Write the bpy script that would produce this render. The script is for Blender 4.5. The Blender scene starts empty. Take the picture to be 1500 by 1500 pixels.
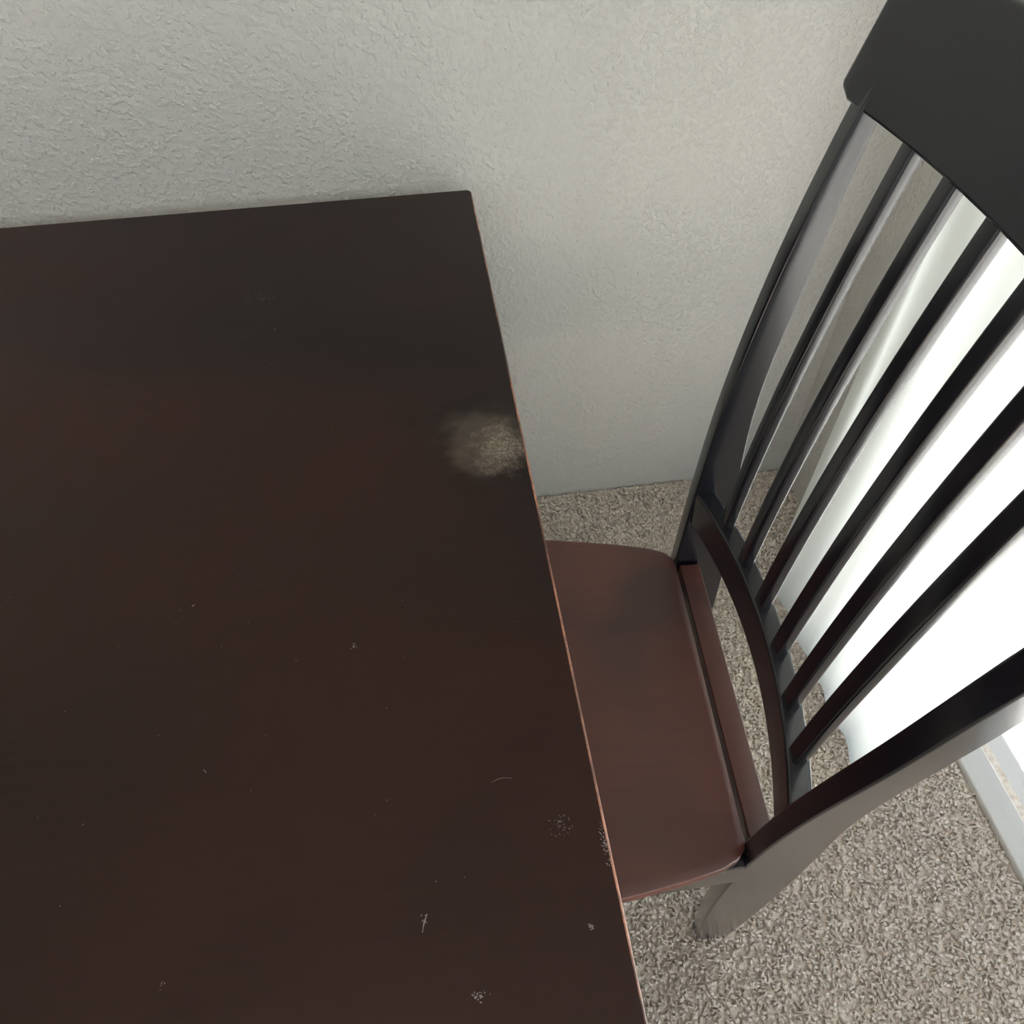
import bpy, bmesh, math, random
import numpy as np
from mathutils import Vector, Matrix
random.seed(4); rng=np.random.default_rng(7)
sc=bpy.context.scene
try: sc.view_settings.view_transform='Standard'; sc.view_settings.look='None'
except Exception: pass

# ---------------- helpers ----------------
class NT:
    def __init__(s,name):
        s.m=bpy.data.materials.new(name); s.m.use_nodes=True; s.t=s.m.node_tree; s.n=s.t.nodes; s.l=s.t.links
        s.b=s.n['Principled BSDF']; s.tc=s.n.new('ShaderNodeTexCoord').outputs['Object']
    def link(s,a,b): s.l.new(a,b)
    def setin(s,node,k,v):
        if isinstance(v,bpy.types.NodeSocket): s.l.new(v,node.inputs[k])
        else: node.inputs[k].default_value=v
    def noise(s,scale,detail=3,rough=.5,vec=None,dist=0):
        n=s.n.new('ShaderNodeTexNoise'); n.inputs['Scale'].default_value=scale; n.inputs['Detail'].default_value=detail
        n.inputs['Roughness'].default_value=rough; n.inputs['Distortion'].default_value=dist
        s.link(vec or s.tc,n.inputs['Vector']); return n.outputs['Fac']
    def mapping(s,scale=(1,1,1),rot=(0,0,0),loc=(0,0,0)):
        n=s.n.new('ShaderNodeMapping'); n.inputs['Scale'].default_value=scale; n.inputs['Rotation'].default_value=rot; n.inputs['Location'].default_value=loc
        s.link(s.tc,n.inputs['Vector']); return n.outputs['Vector']
    def rng(s,v,a,b,c=0.,d=1.,smooth=False):
        n=s.n.new('ShaderNodeMapRange'); 
        if smooth: n.interpolation_type='SMOOTHSTEP'
        s.link(v,n.inputs['Value']); n.inputs['From Min'].default_value=a; n.inputs['From Max'].default_value=b
        n.inputs['To Min'].default_value=c; n.inputs['To Max'].default_value=d; return n.outputs['Result']
    def math(s,op,a,b=0.):
        n=s.n.new('ShaderNodeMath'); n.operation=op; s.setin(n,0,a); s.setin(n,1,b); return n.outputs[0]
    def mix(s,f,a,b):
        n=s.n.new('ShaderNodeMix'); n.data_type='RGBA'
        s.setin(n,0,f)
        for i,v in ((6,a),(7,b)):
            if isinstance(v,tuple): n.inputs[i].default_value=(*v,1)
            else: s.link(v,n.inputs[i])
        return n.outputs[2]
    def bump(s,h,strength=.2,dist=.002):
        n=s.n.new('ShaderNodeBump'); n.inputs['Strength'].default_value=strength; n.inputs['Distance'].default_value=dist
        s.link(h,n.inputs['Height']); s.link(n.outputs['Normal'],s.b.inputs['Normal'])
    def dist(s,center,scale=(1,1,1)):
        a=s.n.new('ShaderNodeVectorMath'); a.operation='SUBTRACT'; s.link(s.tc,a.inputs[0]); a.inputs[1].default_value=center
        c=s.n.new('ShaderNodeVectorMath'); c.operation='MULTIPLY'; s.link(a.outputs[0],c.inputs[0]); c.inputs[1].default_value=scale
        l=s.n.new('ShaderNodeVectorMath'); l.operation='LENGTH'; s.link(c.outputs[0],l.inputs[0]); return l.outputs['Value']

def mesh_obj(name,verts,faces,mat=None,parent=None,smooth=False):
    me=bpy.data.meshes.new(name); me.from_pydata([tuple(v) for v in verts],[],faces); me.update()
    o=bpy.data.objects.new(name,me); sc.collection.objects.link(o)
    if mat: me.materials.append(mat)
    bm=bmesh.new(); bm.from_mesh(me); bmesh.ops.recalc_face_normals(bm,faces=bm.faces); bm.to_mesh(me); bm.free()
    if smooth:
        for p in me.polygons: p.use_smooth=True
    if parent: o.parent=parent
    return o
def bevel(o,w,seg=2):
    m=o.modifiers.new('bevel','BEVEL'); m.width=w; m.segments=seg; m.limit_method='ANGLE'; m.angle_limit=math.radians(40)
    for p in o.data.polygons: p.use_smooth=True
    n=o.modifiers.new('wn','WEIGHTED_NORMAL'); n.keep_sharp=True
    return o
def box(name,lo,hi,mat,parent=None,bev=0):
    x0,y0,z0=lo;x1,y1,z1=hi
    x0,x1=min(x0,x1),max(x0,x1); y0,y1=min(y0,y1),max(y0,y1)
    v=[(x0,y0,z0),(x1,y0,z0),(x1,y1,z0),(x0,y1,z0),(x0,y0,z1),(x1,y0,z1),(x1,y1,z1),(x0,y1,z1)]
    o=mesh_obj(name,v,[(0,1,2,3),(4,5,6,7),(0,1,5,4),(1,2,6,5),(2,3,7,6),(3,0,4,7)],mat,parent)
    if bev: bevel(o,bev)
    return o
def loft(name,rings,mat,parent=None,bev=0,smooth=False):
    n=len(rings[0]); v=[p for r in rings for p in r]; f=[]
    for i in range(len(rings)-1):
        for j in range(n):
            k=(j+1)%n; f.append((i*n+j,i*n+k,(i+1)*n+k,(i+1)*n+j))
    f.append(tuple(range(n))); f.append(tuple((len(rings)-1)*n+j for j in range(n)))
    o=mesh_obj(name,v,f,mat,parent,smooth)
    if bev: bevel(o,bev)
    return o
def spl(pts,z):
    zs=[p[0] for p in pts]
    i=max(0,min(len(pts)-2,int(np.searchsorted(zs,z))-1))
    p=[np.array(pts[max(0,min(len(pts)-1,i+k))],float) for k in (-1,0,1,2)]
    t=(z-p[1][0])/(p[2][0]-p[1][0])
    def tan(a,b): return (b[1:]-a[1:])/max(1e-6,(b[0]-a[0]))
    h=p[2][0]-p[1][0]; m0=tan(p[0],p[2])*h; m1=tan(p[1],p[3])*h
    return (2*t**3-3*t**2+1)*p[1][1:]+(t**3-2*t**2+t)*m0+(-2*t**3+3*t**2)*p[2][1:]+(t**3-t**2)*m1
def empty(name,loc=(0,0,0),rz=0):
    e=bpy.data.objects.new(name,None); sc.collection.objects.link(e); e.location=loc; e.rotation_euler=(0,0,rz); e.empty_display_size=.1; return e

# ---------------- materials ----------------
SC=(-.040,-.536,.76)
def wood_table():
    w=NT('table_espresso_wood')
    big=w.noise(2.4,2,.45,vec=w.mapping((.8,1.2,1),loc=(.3,0,0)),dist=.3); grain=w.noise(6,5,.6,vec=w.mapping((1.6,30,30)))
    tone=w.math('ADD',big,w.rng(w.dist((-.55,-1.05,.76),(1,.7,0)),0,.9,.13,-.06))
    c=w.mix(w.rng(tone,.36,.70,smooth=True),(.0082,.0050,.0046),(.0260,.0080,.0052))
    c=w.mix(w.math('MULTIPLY',w.rng(grain,.38,.70),.26),c,(.032,.013,.009))
    d=w.math('ADD',w.dist(SC,(.95,.80,0)),w.math('MULTIPLY',w.math('SUBTRACT',w.noise(40,4,.65),.5),.045))
    soft=w.rng(d,.052,.020,0,1,True)
    core=w.rng(w.math('ADD',w.dist((SC[0]+.014,SC[1]-.010,SC[2]),(1,.8,0)),w.math('MULTIPLY',w.math('SUBTRACT',w.noise(80,4,.65),.5),.06)),.038,.002,0,1,True)
    fine=w.rng(w.noise(1300,3,.7),.42,.60); mid=w.rng(w.noise(420,5,.8,dist=1.),.42,.68)
    hz=w.math('ADD',w.math('MULTIPLY',soft,w.math('MULTIPLY',w.math('ADD',fine,.35),.14)),w.math('MULTIPLY',core,w.math('MULTIPLY',mid,.75)))
    c=w.mix(hz,c,(.46,.39,.30))
    w.link(c,w.b.inputs['Base Color'])
    w.b.inputs['Roughness'].default_value=.30
    w.b.inputs['Specular IOR Level'].default_value=.22
    return w.m
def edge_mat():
    w=NT('table_worn_lit_edge')  # worn lighter wood, plus light caught by the bevel painted into the colour
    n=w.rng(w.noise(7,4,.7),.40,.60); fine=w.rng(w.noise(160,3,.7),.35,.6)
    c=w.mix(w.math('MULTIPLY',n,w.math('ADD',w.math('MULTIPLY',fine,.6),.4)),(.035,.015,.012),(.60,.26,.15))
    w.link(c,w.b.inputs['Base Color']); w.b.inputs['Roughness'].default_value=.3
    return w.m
def wood_chair(name,dark,red,hl,spec=.5,rough=.3,gs=(26,2,26),bs=6,coat=0,lo=.34,hi=.70):
    w=NT(name)
    big=w.noise(bs,2,.45,dist=.5); grain=w.noise(5,4,.6,vec=w.mapping(gs))
    c=w.mix(w.rng(big,lo,hi,smooth=True),dark,red)
    c=w.mix(w.math('MULTIPLY',w.rng(grain,.4,.7),.35),c,hl)
    w.link(c,w.b.inputs['Base Color']); w.b.inputs['Specular IOR Level'].default_value=spec
    w.b.inputs['Roughness'].default_value=rough
    if coat:
        w.b.inputs['Coat Weight'].default_value=coat; w.b.inputs['Coat Roughness'].default_value=.2; w.b.inputs['Coat IOR'].default_value=1.4
    return w.m
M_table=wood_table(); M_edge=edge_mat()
M_seat=wood_chair('chair_seat_mahogany',(.040,.013,.011),(.115,.031,.019),(.058,.019,.014),.65,.36,gs=(2,26,26),bs=4.5,lo=.32,hi=.66)
M_frame=wood_chair('chair_frame_espresso',(.0050,.0060,.0098),(.0066,.0065,.0098),(.0062,.0064,.0095),.30,.22,(26,26,2),coat=1)
mk=NT('scratch_marks'); mk.b.inputs['Base Color'].default_value=(.30,.27,.26,1); mk.b.inputs['Roughness'].default_value=.6

def wall_mat():
    w=NT('orange_peel_paint')
    w.b.inputs['Base Color'].default_value=(.580,.576,.545,1); w.b.inputs['Roughness'].default_value=.45
    a=w.rng(w.noise(125,3,.55),.45,.68); b=w.noise(320,2,.5)
    w.bump(w.math('ADD',a,w.math('MULTIPLY',b,.25)),.62,.0024)
    return w.m
M_wall=wall_mat()
cm=NT('ceiling_paint'); cm.b.inputs['Base Color'].default_value=(.60,.60,.60,1); cm.b.inputs['Roughness'].default_value=.8; cm.bump(cm.noise(60,3),.4,.003)
def carpet():
    w=NT('carpet_yarn')
    n=w.rng(w.noise(90,3,.6),.34,.66); f=w.rng(w.noise(420,2,.6),.35,.65)
    c=w.mix(n,(.64,.53,.43),(.95,.86,.76)); c=w.mix(w.math('MULTIPLY',f,.35),c,(.96,.91,.84))
    w.link(c,w.b.inputs['Base Color']); w.b.inputs['Roughness'].default_value=.95; w.b.inputs['Specular IOR Level'].default_value=.1
    w.bump(w.noise(500,3),.4,.002); return w.m
M_carpet=carpet()

# ---------------- room ----------------
YB=.030; XR=.70; H=2.44
box('wall_back',(-3.2,YB,0),(XR+.12,YB+.12,H),M_wall)
box('wall_left',(-3.32,-3.6,0),(-3.2,YB+.12,H),M_wall)
box('ceiling',(-3.32,-3.6,H),(XR+.12,YB+.12,H+.1),cm.m)
DY0,DY1,DH=-.36,-2.20,2.05
wr=empty('wall_right')
box('wall_right_corner',(XR,DY0,0),(XR+.12,YB,H),M_wall,wr)
box('wall_right_header',(XR,DY1,DH),(XR+.12,DY0,H),M_wall,wr)
box('wall_right_far',(XR,-3.6,0),(XR+.12,DY1,H),M_wall,wr)
fr=NT('door_vinyl'); fr.b.inputs['Base Color'].default_value=(.66,.64,.60,1); fr.b.inputs['Roughness'].default_value=.45
gl=NT('door_glass')
tb=gl.n.new('ShaderNodeBsdfTransparent'); gb=gl.n.new('ShaderNodeBsdfGlossy'); gb.inputs['Roughness'].default_value=0
gm=gl.n.new('ShaderNodeMixShader'); gm.inputs[0].default_value=.04; gl.link(tb.outputs[0],gm.inputs[1]); gl.link(gb.outputs[0],gm.inputs[2]); gl.link(gm.outputs[0],gl.n['Material Output'].inputs['Surface'])
d=empty('door_1')
xa,xb=XR+.045,XR+.095
box('frame_head',(xa,DY1,DH-.05),(xb,DY0,DH),fr.m,d,.003); box('frame_sill',(xa,DY1,0),(xb,DY0,.018),fr.m,d,.003)
box('jamb_a',(xa,DY0-.05,.018),(xb,DY0,DH-.05),fr.m,d,.003); box('jamb_b',(xa,DY1,.018),(xb,DY1+.05,DH-.05),fr.m,d,.003)
ym=(DY0+DY1)/2-.25
box('meeting_stile',(xa,ym-.03,.018),(xb,ym+.03,DH-.05),fr.m,d,.003)
box('glass_a',(xa+.022,ym+.03,.018),(xa+.028,DY0-.05,DH-.05),gl.m,d); box('glass_b',(xa+.022,DY1+.05,.018),(xa+.028,ym-.03,DH-.05),gl.m,d)
pc=NT('patio_bounce_concrete')
n_=pc.noise(8,4); pc.link(pc.mix(n_,(.66,.65,.62),(.78,.77,.74)),pc.b.inputs['Base Color']); pc.b.inputs['Roughness'].default_value=.9
box('patio_bounce_ground',(XR+.12,-9,-.14),(9,6,-.02),pc.m)  # unseen slab, added as a bright surface to bounce daylight through the door
cu=NT('sheer_curtain')
tr=cu.n.new('ShaderNodeBsdfTranslucent'); tr.inputs['Color'].default_value=(.90,.94,.91,1)
df=cu.n.new('ShaderNodeBsdfDiffuse'); df.inputs['Color'].default_value=(.80,.82,.79,1)
mx=cu.n.new('ShaderNodeMixShader'); mx.inputs[0].default_value=.26
cu.link(tr.outputs[0],mx.inputs[1]); cu.link(df.outputs[0],mx.inputs[2]); cu.link(mx.outputs[0],cu.n['Material Output'].inputs['Surface'])
cur=empty('curtain'); vs=[];fs=[]; NC=260; zl=[.012,.3,.8,1.4,2.12]
for k,z in enumerate(zl):
    for i in range(NC+1):
        s=i/NC; y=-.262-.47*s
        x=.562+(.0035+.0055*z)*math.sin(s*2*math.pi*5.5+.6*math.sin(s*13))+.002*math.sin(s*27+z)
        vs.append((x,y,z))
for k in range(len(zl)-1):
    for i in range(NC):
        a=k*(NC+1)+i; fs.append((a,a+1,a+NC+2,a+NC+1))
mesh_obj('curtain_cloth',vs,fs,cu.m,cur,True)
rod=bpy.data.meshes.new('rod'); bm=bmesh.new(); bmesh.ops.create_cone(bm,cap_ends=True,segments=20,radius1=.012,radius2=.012,depth=2.2,matrix=Matrix.Translation((.562,-1.22,2.13))@Matrix.Rotation(math.pi/2,4,'X')); bm.to_mesh(rod); bm.free(); rod.materials.append(fr.m)
ro=bpy.data.objects.new('rod',rod); sc.collection.objects.link(ro); ro.parent=cur
for i,y in enumerate((-.2,-2.2)): box('rod_bracket_%d'%(i+1),(.556,y-.01,2.11),(XR,y+.01,2.14),fr.m,cur,.002)

# carpet
def build_floor():
    x0,x1,y0,y1=-.45,XR+.044,-1.75,YB-.002; sp=.0060
    nx=int((x1-x0)/sp); ny=int((y1-y0)/sp); gx,gy=np.meshgrid(np.arange(nx),np.arange(ny)); N=nx*ny
    px=x0+(gx.ravel()+.5+rng.uniform(-.6,.6,N))*sp; py=y0+(gy.ravel()+.5+rng.uniform(-.6,.6,N))*sp
    px=np.clip(px,x0+.004,x1-.005); py=np.clip(py,y0+.004,y1-.005)
    az=rng.uniform(0,2*np.pi,N); bend=rng.uniform(.3,1.0,N); R=rng.uniform(.0022,.0034,N); hgt=rng.uniform(.0065,.0095,N)
    rings=5; S=5; V=np.zeros((N,rings,S,3))
    for r in range(rings):
        t=r/(rings-1); ang=t*bend*1.9
        h=hgt*np.sin(np.minimum(t*1.8,1.65))-.001; off=.012*bend*t**1.3
        wob=az+t*1.2*np.sign(np.sin(az*7))
        cx=px+off*np.cos(wob); cy=py+off*np.sin(wob); rr=R*(1.0 if r<rings-1 else .5)
        ax,ay=-np.sin(az),np.cos(az)
        vx,vy,vz=np.cos(ang)*np.cos(az),np.cos(ang)*np.sin(az),-np.sin(ang)
        for s in range(S):
            a=2*np.pi*s/S+t*2.5
            V[:,r,s,0]=cx+rr*(np.cos(a)*ax+np.sin(a)*vx); V[:,r,s,1]=cy+rr*(np.cos(a)*ay+np.sin(a)*vy); V[:,r,s,2]=h+rr*np.sin(a)*vz
    V[...,0]=np.clip(V[...,0],x0,x1); V[...,1]=np.clip(V[...,1],y0,y1)
    V=V.reshape(-1,3)
    base=np.arange(N)*rings*S; F=[]
    for r in range(rings-1):
        for s in range(S):
            k=(s+1)%S; F.append(np.stack([base+r*S+s,base+r*S+k,base+(r+1)*S+k,base+(r+1)*S+s],1))
    b4=base+(rings-1)*S
    F.append(np.stack([b4,b4+1,b4+2,b4+3],1))
    F=np.concatenate(F)
    lo=np.array([-3.32,-3.6]);hi=np.array([XR+.12,YB+.12]); o=len(V)
    slab=np.array([[lo[0],lo[1],-.05],[hi[0],lo[1],-.05],[hi[0],hi[1],-.05],[lo[0],hi[1],-.05],[lo[0],lo[1],0],[hi[0],lo[1],0],[hi[0],hi[1],0],[lo[0],hi[1],0]])
    V=np.concatenate([V,slab]); F=np.concatenate([F,o+np.array([(3,2,1,0),(4,5,6,7),(0,1,5,4),(1,2,6,5),(2,3,7,6),(3,0,4,7)])])
    me=bpy.data.meshes.new('floor'); me.vertices.add(len(V)); me.vertices.foreach_set('co',V.ravel().astype('f'))
    me.loops.add(len(F)*4); me.loops.foreach_set('vertex_index',F.ravel().astype('i')); me.polygons.add(len(F))
    me.polygons.foreach_set('loop_start',(np.arange(len(F))*4).astype('i')); me.polygons.foreach_set('loop_total',np.full(len(F),4,'i'))
    me.update(calc_edges=True); me.validate(); me.materials.append(M_carpet)
    sm=np.ones(len(F),bool); sm[-6:]=False; me.polygons.foreach_set('use_smooth',sm)
    ob=bpy.data.objects.new('floor',me); sc.collection.objects.link(ob)
build_floor()

# ---------------- dining table ----------------
T=empty('dining_table')
TX0,TX1,TY0,TY1,TZ=-1.02,0.0,-1.45,0.0,.76
def rrect(ins,z,rad=.009,n=6):
    x0,x1,y0,y1=TX0+ins,TX1-ins,TY0+ins,TY1-ins; r=max(rad-ins,.003); P=[]
    for cx,cy,a0 in ((x1-r,y1-r,0),(x0+r,y1-r,90),(x0+r,y0+r,180),(x1-r,y0+r,270)):
        for i in range(n+1):
            a=math.radians(a0+90*i/n); P.append((cx+r*math.cos(a),cy+r*math.sin(a),z))
    return P
prof=[(.003,.732),(.0,.735),(.0,.7574),(.0004,.7586),(.0012,.7595),(.0022,.76)]
top=loft('tabletop',[rrect(i,z) for i,z in prof],M_table,T)
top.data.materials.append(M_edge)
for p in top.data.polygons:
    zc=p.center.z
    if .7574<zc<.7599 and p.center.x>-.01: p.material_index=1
    if zc<.7599 and zc>.733: p.use_smooth=True
MV=[];MF=[]
def addf(pts,w):
    o=len(MV)
    for i,(x,y) in enumerate(pts):
        q0=Vector(pts[max(0,i-1)]);q1=Vector(pts[min(len(pts)-1,i+1)]); dd=(q1-q0).normalized(); n=Vector((-dd.y,dd.x))
        ww=w*(.25+.75*math.sin(math.pi*(i+.5)/len(pts)))*random.uniform(.6,1.2)
        MV.append((x+n.x*ww,y+n.y*ww,.76015)); MV.append((x-n.x*ww,y-n.y*ww,.76015))
    for i in range(len(pts)-1): MF.append((o+2*i,o+2*i+1,o+2*i+3,o+2*i+2))
def stroke(x,y,l,a,w,c=0.15):
    a=math.radians(a); P=[]
    for i in range(7):
        t=(i/6-.5)*l; P.append((x+t*math.cos(a)-c*l*math.sin(a)*(math.cos(t/l*3)-.5),y+t*math.sin(a)+c*l*math.cos(a)*(math.cos(t/l*3)-.5)))
    addf(P,w)
stroke(-.069,-.8885,.016,4,.00020,.12)
def cluster(x,y,r,n,w=.0004,ex=1,ey=1):
    for _ in range(n):
        a=random.uniform(0,6.28); q=r*random.random()**.9
        stroke(x+q*math.cos(a)*ex,y+q*math.sin(a)*ey,random.uniform(.0005,.0016),random.uniform(0,180),w*random.uniform(.3,1))
cluster(-.0325,-.927,.009,34,.00028); cluster(-.0035,-.943,.012,60,.0004,.25,1.3)
cluster(-.0236,-.992,.0025,14,.0006); stroke(-.1308,-.9746,.011,70,.0005,.05); cluster(-.1308,-.972,.004,6,.0003)
cluster(-.0986,-1.020,.005,22,.0005,1.2,.7); cluster(-.1766,-.7614,.004,12,.0004); cluster(-.285,-.24,.03,50,.0003,1,.5)
cluster(-.2703,-.3065,.0015,4,.0004); stroke(-.315,-.70,.003,40,.0004); stroke(-.2866,-.851,.004,-50,.0003); cluster(-.2964,-.9863,.003,7,.0003)
cluster(-.024,-.553,.022,80,.0003)
for _ in range(60): stroke(random.uniform(-.5,-.01),random.uniform(-1.1,-.2),random.uniform(.0005,.0011),random.uniform(0,180),.00026)
mesh_obj('surface_scratches',MV,MF,mk.m,T)
ai=.055
for nme,lo,hi in (('apron_right',(TX1-ai-.022,TY0+.09,.645),(TX1-ai,TY1-.09,.732)),('apron_left',(TX0+ai,TY0+.09,.645),(TX0+ai+.022,TY1-.09,.732)),
                  ('apron_back',(TX0+.09,TY1-ai-.022,.645),(TX1-.09,TY1-ai,.732)),('apron_front',(TX0+.09,TY0+ai,.645),(TX1-.09,TY0+ai+.022,.732))):
    box(nme,lo,hi,M_frame,T,.002)
k=0
for cx in (TX0+.075,TX1-.075):
    for cy in (TY0+.075,TY1-.075):
        k+=1
        loft('leg_%d'%k,[[(cx+sx*h,cy+sy*h,z) for sx,sy in ((-1,-1),(1,-1),(1,1),(-1,1))] for z,h in ((0.002,.022),(.62,.034),(.732,.035))],M_frame,T,.004)

# ---------------- dining chair ----------------
Ch=empty('dining_chair',(.2021,-.6953,0),-.0745)
front=[(0,.025,.070),(.15,.008,.075),(.30,.0,.077),(.45,.0,.073),(.60,.005,.058),(.75,.0145,.052),(.90,.034,.066),(1.02,.0585,.080),(1.14,.090,.105)]
farY=[(0,.200),(.3,.203),(.45,.206),(.75,.215),(1.05,.225),(1.14,.229)]
nearY=[(0,.200),(.3,.205),(.45,.208),(.60,.218),(.78,.236),(.9,.243),(1.05,.248),(1.14,.250)]
def stile(name,Y,sg):
    rs=[]
    for i in range(41):
        z=.001+(1.075-.001)*i/40
        a,b=spl(front,z); y=float(spl(Y,z)[0]); w=.0225
        rs.append([(a,sg*y,z),(b,sg*y,z),(b,sg*(y-w),z),(a,sg*(y-w),z)])
    return loft(name,rs,M_frame,Ch,.0025)
stile('stile_left',farY,1); stile('stile_right',nearY,-1)
def bow(y,half=.2): return .028*(1-(y/half)**2)
def rail(name,y0,y1,z0,z1,xoff,th,n=24,amp=1,mat=M_frame,bev=.003,rounded=False,lean=0):
    rs=[]
    for i in range(n+1):
        y=y0+(y1-y0)*i/n; yc=(y-(y0+y1)/2)/((y1-y0)/2); x=xoff+amp*(1-yc*yc)
        za,zb=z0,z1
        if rounded:
            e=max(0,(abs(yc)-.93)/.07); zb=z1-.012*e*e; za=z0+.010*e*e
        rs.append([(x,y,za),(x+th,y,za),(x+th+lean,y,zb),(x+lean,y,zb)])
    return loft(name,rs,mat,Ch,bev)
rail('lower_rail',-.196,.190,.545,.600,.006,.024,amp=.028)
rail('crest_rail',-.262,.240,1.045,1.145,.058,.024,amp=.030,rounded=True,lean=.022,bev=.004,n=40)
ys=[(.136,.145),(.081,.089),(.024,.031),(-.036,-.029),(-.095,-.086),(-.150,-.142)]
for i,(ya,yb) in enumerate(ys):
    rs=[]
    for j in range(25):
        t=j/24; z=.595+(1.056-.595)*t; y=ya+(yb-ya)*t
        ycr=(y+.011)/.251; xt=.058+.030*(1-ycr*ycr)+.006
        xb=.010+bow(y,.2)
        x=xb+(xt-xb)*(.40*t+.60*t*t)
        w,dp=.0093,.013
        rs.append([(x,y-w,z),(x+dp,y-w,z),(x+dp,y+w,z),(x,y+w,z)])
    loft('slat_%d'%(i+1),rs,M_frame,Ch,.003)
def seat():
    side=[(.001,.182),(-.001,.193),(-.011,.204),(-.03,.2125),(-.07,.222),(-.12,.231),(-.18,.240),(-.26,.246),(-.33,.246),(-.375,.238),(-.40,.222),(-.413,.195)]
    P=[(x,y) for x,y in side]+[(-.422,.10),(-.425,0),(-.422,-.10)]+[(x,-y) for x,y in reversed(side)]
    cx=-.2
    ring=lambda s,z:[(cx+(x-cx)*s,y*s,z) for x,y in P]
    rings=[ring(.96,.434),ring(.99,.437),ring(1,.443),ring(1,.4565),ring(.997,.4590),ring(.990,.4600),ring(.95,.4600),ring(.8,.4580),ring(.6,.4545),ring(.35,.4525),ring(.1,.452)]
    return loft('seat',rings,M_seat,Ch,0,True)
seat()
box('rear_seat_rail',(.006,-.182,.400),(.034,.181,.459),M_seat,Ch,.002)
def beam(name,p,q,z0,z1,th):
    p=Vector((*p,0));q=Vector((*q,0)); dd=(q-p).normalized(); nn=Vector((-dd.y,dd.x,0))*th/2
    v=[p-nn,q-nn,q+nn,p+nn]; o=mesh_obj(name,[(*a.xy,z0) for a in v]+[(*a.xy,z1) for a in v],[(0,1,2,3),(4,5,6,7),(0,1,5,4),(1,2,6,5),(2,3,7,6),(3,0,4,7)],M_frame,Ch); bevel(o,.002); return o
beam('apron_left',(.01,.190),(-.36,.222),.375,.437,.020); beam('apron_right',(.01,-.196),(-.36,-.226),.375,.437,.020)
beam('apron_front',(-.385,-.2),(-.385,.2),.375,.437,.020)
for i,sy in enumerate((-1,1)):
    loft('front_leg_%d'%(i+1),[[(-.38+a*h,sy*.215+b*h,z) for a,b in ((-1,-1),(1,-1),(1,1),(-1,1))] for z,h in ((.001,.013),(.37,.019),(.437,.019))],M_frame,Ch,.003)

# ---------------- lights ----------------
wd=bpy.data.worlds.new('world'); sc.world=wd; wd.use_nodes=True
bg=wd.node_tree.nodes['Background']; bg.inputs[0].default_value=(.78,.89,1.0,1); bg.inputs[1].default_value=1.05
sl=bpy.data.lights.new('sun','SUN'); sl.energy=29; sl.angle=.01; sl.color=(1,.985,.955)
so=bpy.data.objects.new('sun',sl); sc.collection.objects.link(so); so.rotation_euler=Vector((.02,.5,-.85)).to_track_quat('-Z','Y').to_euler(); so.location=(3,-3,5)

# ---------------- camera ----------------
C=Vector((-.0809,-1.0898,1.3053)); p,yw,r,F=.8730,.1199,-.0231,1092.14
f=Vector((math.sin(yw)*math.cos(p),math.cos(yw)*math.cos(p),-math.sin(p))); rt=Vector((math.cos(yw),-math.sin(yw),0)); up=rt.cross(f)
R2=rt*math.cos(r)+up*math.sin(r); U2=-rt*math.sin(r)+up*math.cos(r)
cam=bpy.data.cameras.new('camera'); co=bpy.data.objects.new('camera',cam); sc.collection.objects.link(co)
m=Matrix((R2,U2,-f)).transposed().to_4x4(); m.translation=C; co.matrix_world=m
cam.sensor_width=36; cam.lens=36*F/1500; cam.clip_start=.02
sc.camera=co
